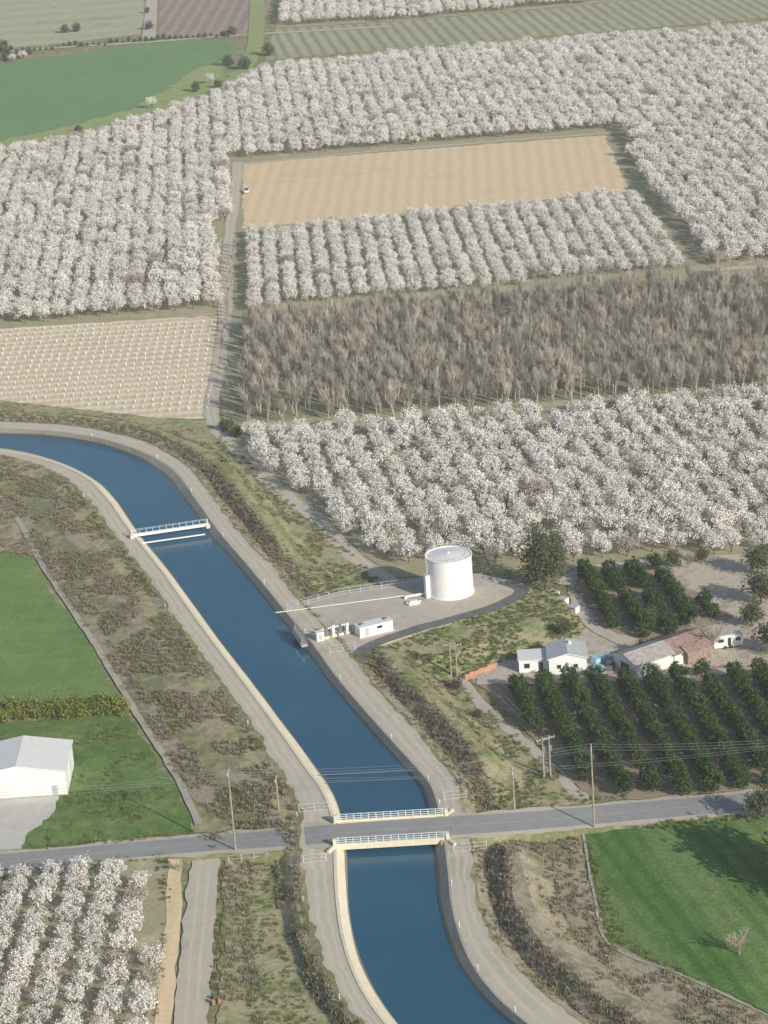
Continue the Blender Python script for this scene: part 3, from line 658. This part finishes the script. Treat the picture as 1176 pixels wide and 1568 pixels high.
scatter("walnut_orchard",grid([(384,496),(1080,440),(1400,418),(1400,585),(366,655)],4.2,3.6,.35,.04,12),C_wa,.85,1.25,1.05)
scatter("walnut_orchard",grid([(350,375),(362,375),(350,600),(336,600)],3,4.5,.3),C_wa,.45,.65)
scatter("citrus_orchard",grid([(748,1054),(1250,1026),(1400,1200),(935,1226),(885,1193),(805,1108)],5.3,3.3,.12,.01,6),C_ci,.98,1.14)
scatter("citrus_orchard",grid([(882,878),(1008,866),(1042,905),(1115,948),(1010,982),(905,958)],5.2,3.3,.15,.02,6),C_ci,.95,1.1)
scatter("sapling_rows",grid([(-200,518),(0,507),(328,488),(322,632),(240,632),(0,608),(-200,600)],2.6,5.2,.12,.03,0),C_sg,.9,1.3)
scatter("hedge",[tuple(P(x+random.uniform(-3,3),1102-x*.06+random.uniform(-3,3),.1)) for x in range(-200,196,9)]+[tuple(P(x,1094-x*.06,.1)) for x in range(-200,190,11)],C_hd,.8,1.3)
# brush and grass
scatter("dry_brush",strip(CL[0],s1,1.3,-.15)+strip(s1,s2,1.1,-.05,ns=.07)+strip(s2,s3,1.3,-.15,ns=.07)+strip(s3,CL[1],.8,-.05),C_br,.6,1.4)
scatter("dry_brush",strip(o1,o2,1.8,-.6)+strip(CL[6],o1,.7,-.2)+strip(o3,o5,.4,0)+strip(o2,o5,.8,-.3,0,85),C_br,.6,1.4)
scatter("dry_brush",randin([(760,1312),(885,1282),(910,1375),(930,1448),(1050,1498),(1176,1560),(1100,1640),(900,1570),(790,1480)],1.1,.1,-.2,.07),C_br,.6,1.4)
scatter("dry_brush",randin([(345,1312),(395,1300),(385,1440),(420,1600),(330,1600)],1.1,.1,-.3)+randin([(0,700),(60,860),(0,845),(-80,780)],.8,.1,-.2),C_br,.6,1.4)
scatter("dry_brush",randin([(305,1285),(440,1262),(450,1290),(330,1305)],.8,.6,-.3)+randin([(640,1030),(700,1045),(870,1200),(750,1225)],.9,.1,-.05),C_br,.6,1.3)
scatter("verge_grass",randin([(640,1030),(700,1045),(870,1195),(900,1225),(740,1225)],1.2,.1,-.2)+strip(lm,lb,1.2,-.3)+strip(lt,lm,1.0,-.3)+strip(o2,o4,1.2,-.3,85)+randin([(330,660),(430,755),(585,890),(440,915),(340,770)],1.0,.1,-.25),C_gr,.7,1.5)
scatter("dry_brush",randin([(0,617),(240,645),(320,660),(330,700),(200,670),(0,640)],.4,.1,-.1)+randin([(430,780),(575,892),(520,900),(400,800)],.7,.1,0),C_br,.6,1.3)
scatter("verge_grass",strip(s1,CL[1],.9,0,60,230,.07)+strip(s1,CL[1],.8,0.05,0,60,.2),C_gr,.8,1.7)
scatter("verge_grass",randin([(370,1312),(425,1300),(430,1440),(500,1600),(380,1600)],1.5,.1,-.3,.2)+randin([(185,1100),(300,1280),(60,1300),(90,1230),(110,1120)],1.0,.1,.0,.15)+randin([(890,1290),(930,1440),(1150,1545),(960,1440),(905,1290)],1.5,.1)+randin([(235,1315),(262,1320),(262,1400),(245,1560),(235,1560),(250,1400)],.9,.15,-.1),C_gr,.6,1.3)
scatter("road_edge_weeds",randin([(455,1296),(250,1304),(0,1340),(0,1350),(250,1316),(455,1308)],1.2,.15,-.1)+randin([(900,1270),(1176,1243),(1176,1252),(900,1280)],1.5,.15,-.2)+randin([(0,1300),(300,1276),(300,1284),(0,1307)],1.5,.15,-.2)+randin([(740,1238),(900,1224),(1176,1202),(1176,1210),(900,1233),(740,1246)],.9,.2,0)+randin([(340,1310),(352,1310),(325,1600),(315,1600)],1.5,.15,-.2),C_gr,.5,1.3)
# single trees
def place(name,template,px,z,s=1,rz=0,sz=None):
    o=bpy.data.objects.new(name,template.data); o.location=P(*px,z); o.scale=(s,s,sz or s); o.rotation_euler=(0,0,rz); scene.collection.objects.link(o); return o
euc=tree_broad(5,"eucalyptus_tree",eucl,5.4,7.2,8.8,270,.6,(.35,.65)); place("eucalyptus_tree",euc,(836,905),.2,1)
sm=tree_broad(9,"shade_tree",eucl,3.2,2.8,4.0,110,.45,(.3,.55))
for px,s in (((812,895),.7),((1160,880),1.0),((1165,925),1.1),((1150,960),.8),((1180,1000),1),((1163,1256),.9),((1225,1345),1.8),((1275,1375),2.0),((1030,868),.6),((1075,862),.5),((1000,962),.7),((865,975),.6),((985,1002),.5)):
    place("shade_tree",sm,px,.1,s,random.random()*6)
bt=tree_bare(77,6,"bare_tree",wood,.6,6,.15)
for px,s in (((1132,1462),1.0),((1090,1000),1.4),((1072,985),1.1),((1055,870),.8),((275,1335),.5)): place("bare_tree",bt,px,.1,s,random.random()*6)
pts=[tuple(P(x,y,.1)) for x,y in ((10,92),(28,88),(45,84),(5,80),(120,202),(300,140),(335,134),(350,100),(375,106),(345,56),(355,52),(412,85),(560,-2),(100,50),(118,48),(225,20),(228,45))]
scatter("distant_bushes",pts,C_gb,.6,1.4)
scatter("almond_orchard",[tuple(P(x,y,.1)) for x,y in ((233,166),(322,128),(20,95),(36,90))],C_bl,.8,1.2)
scatter("distant_bushes",[tuple(P(x,80-x*.075+random.uniform(-2,2),.1)) for x in range(-100,360,9)],C_gb,.25,.6)
scatter("distant_bushes",[tuple(P(x,y,.1)) for x,y in ((345,660),(352,655),(362,668),(340,720),(700,1055),(730,1100))],C_gb,.4,.9)
mb=MB(); mb.tube((0,0,0),(0,0,.8),.06,.06,white,6,True); mb.box((0,0,.85),(.18,.18,.1),white); C_mp=coll("post_kinds",[mb.obj("marker_post",link=False)])
scatter("canal_marker_posts",[tuple(p) for p in k4b[::13]]+[tuple(p) for p in CL[1][::30]],C_mp,.9,1.1)
# ------------------------------------------------------------------ valley haze
hm=bpy.data.materials.new("valley_haze"); hm.use_nodes=True; nt=hm.node_tree
for n_ in list(nt.nodes):
    if n_.type=='BSDF_PRINCIPLED': nt.nodes.remove(n_)
vs=nt.nodes.new('ShaderNodeVolumeScatter'); vs.inputs['Color'].default_value=(.95,.97,1,1); vs.inputs['Density'].default_value=.00012; vs.inputs['Anisotropy'].default_value=0.0
nt.links.new(vs.outputs[0],nt.nodes['Material Output'].inputs['Volume'])
mb=MB(); mb.box((0,2500,125),(7000,6400,270),hm); mb.obj("haze")
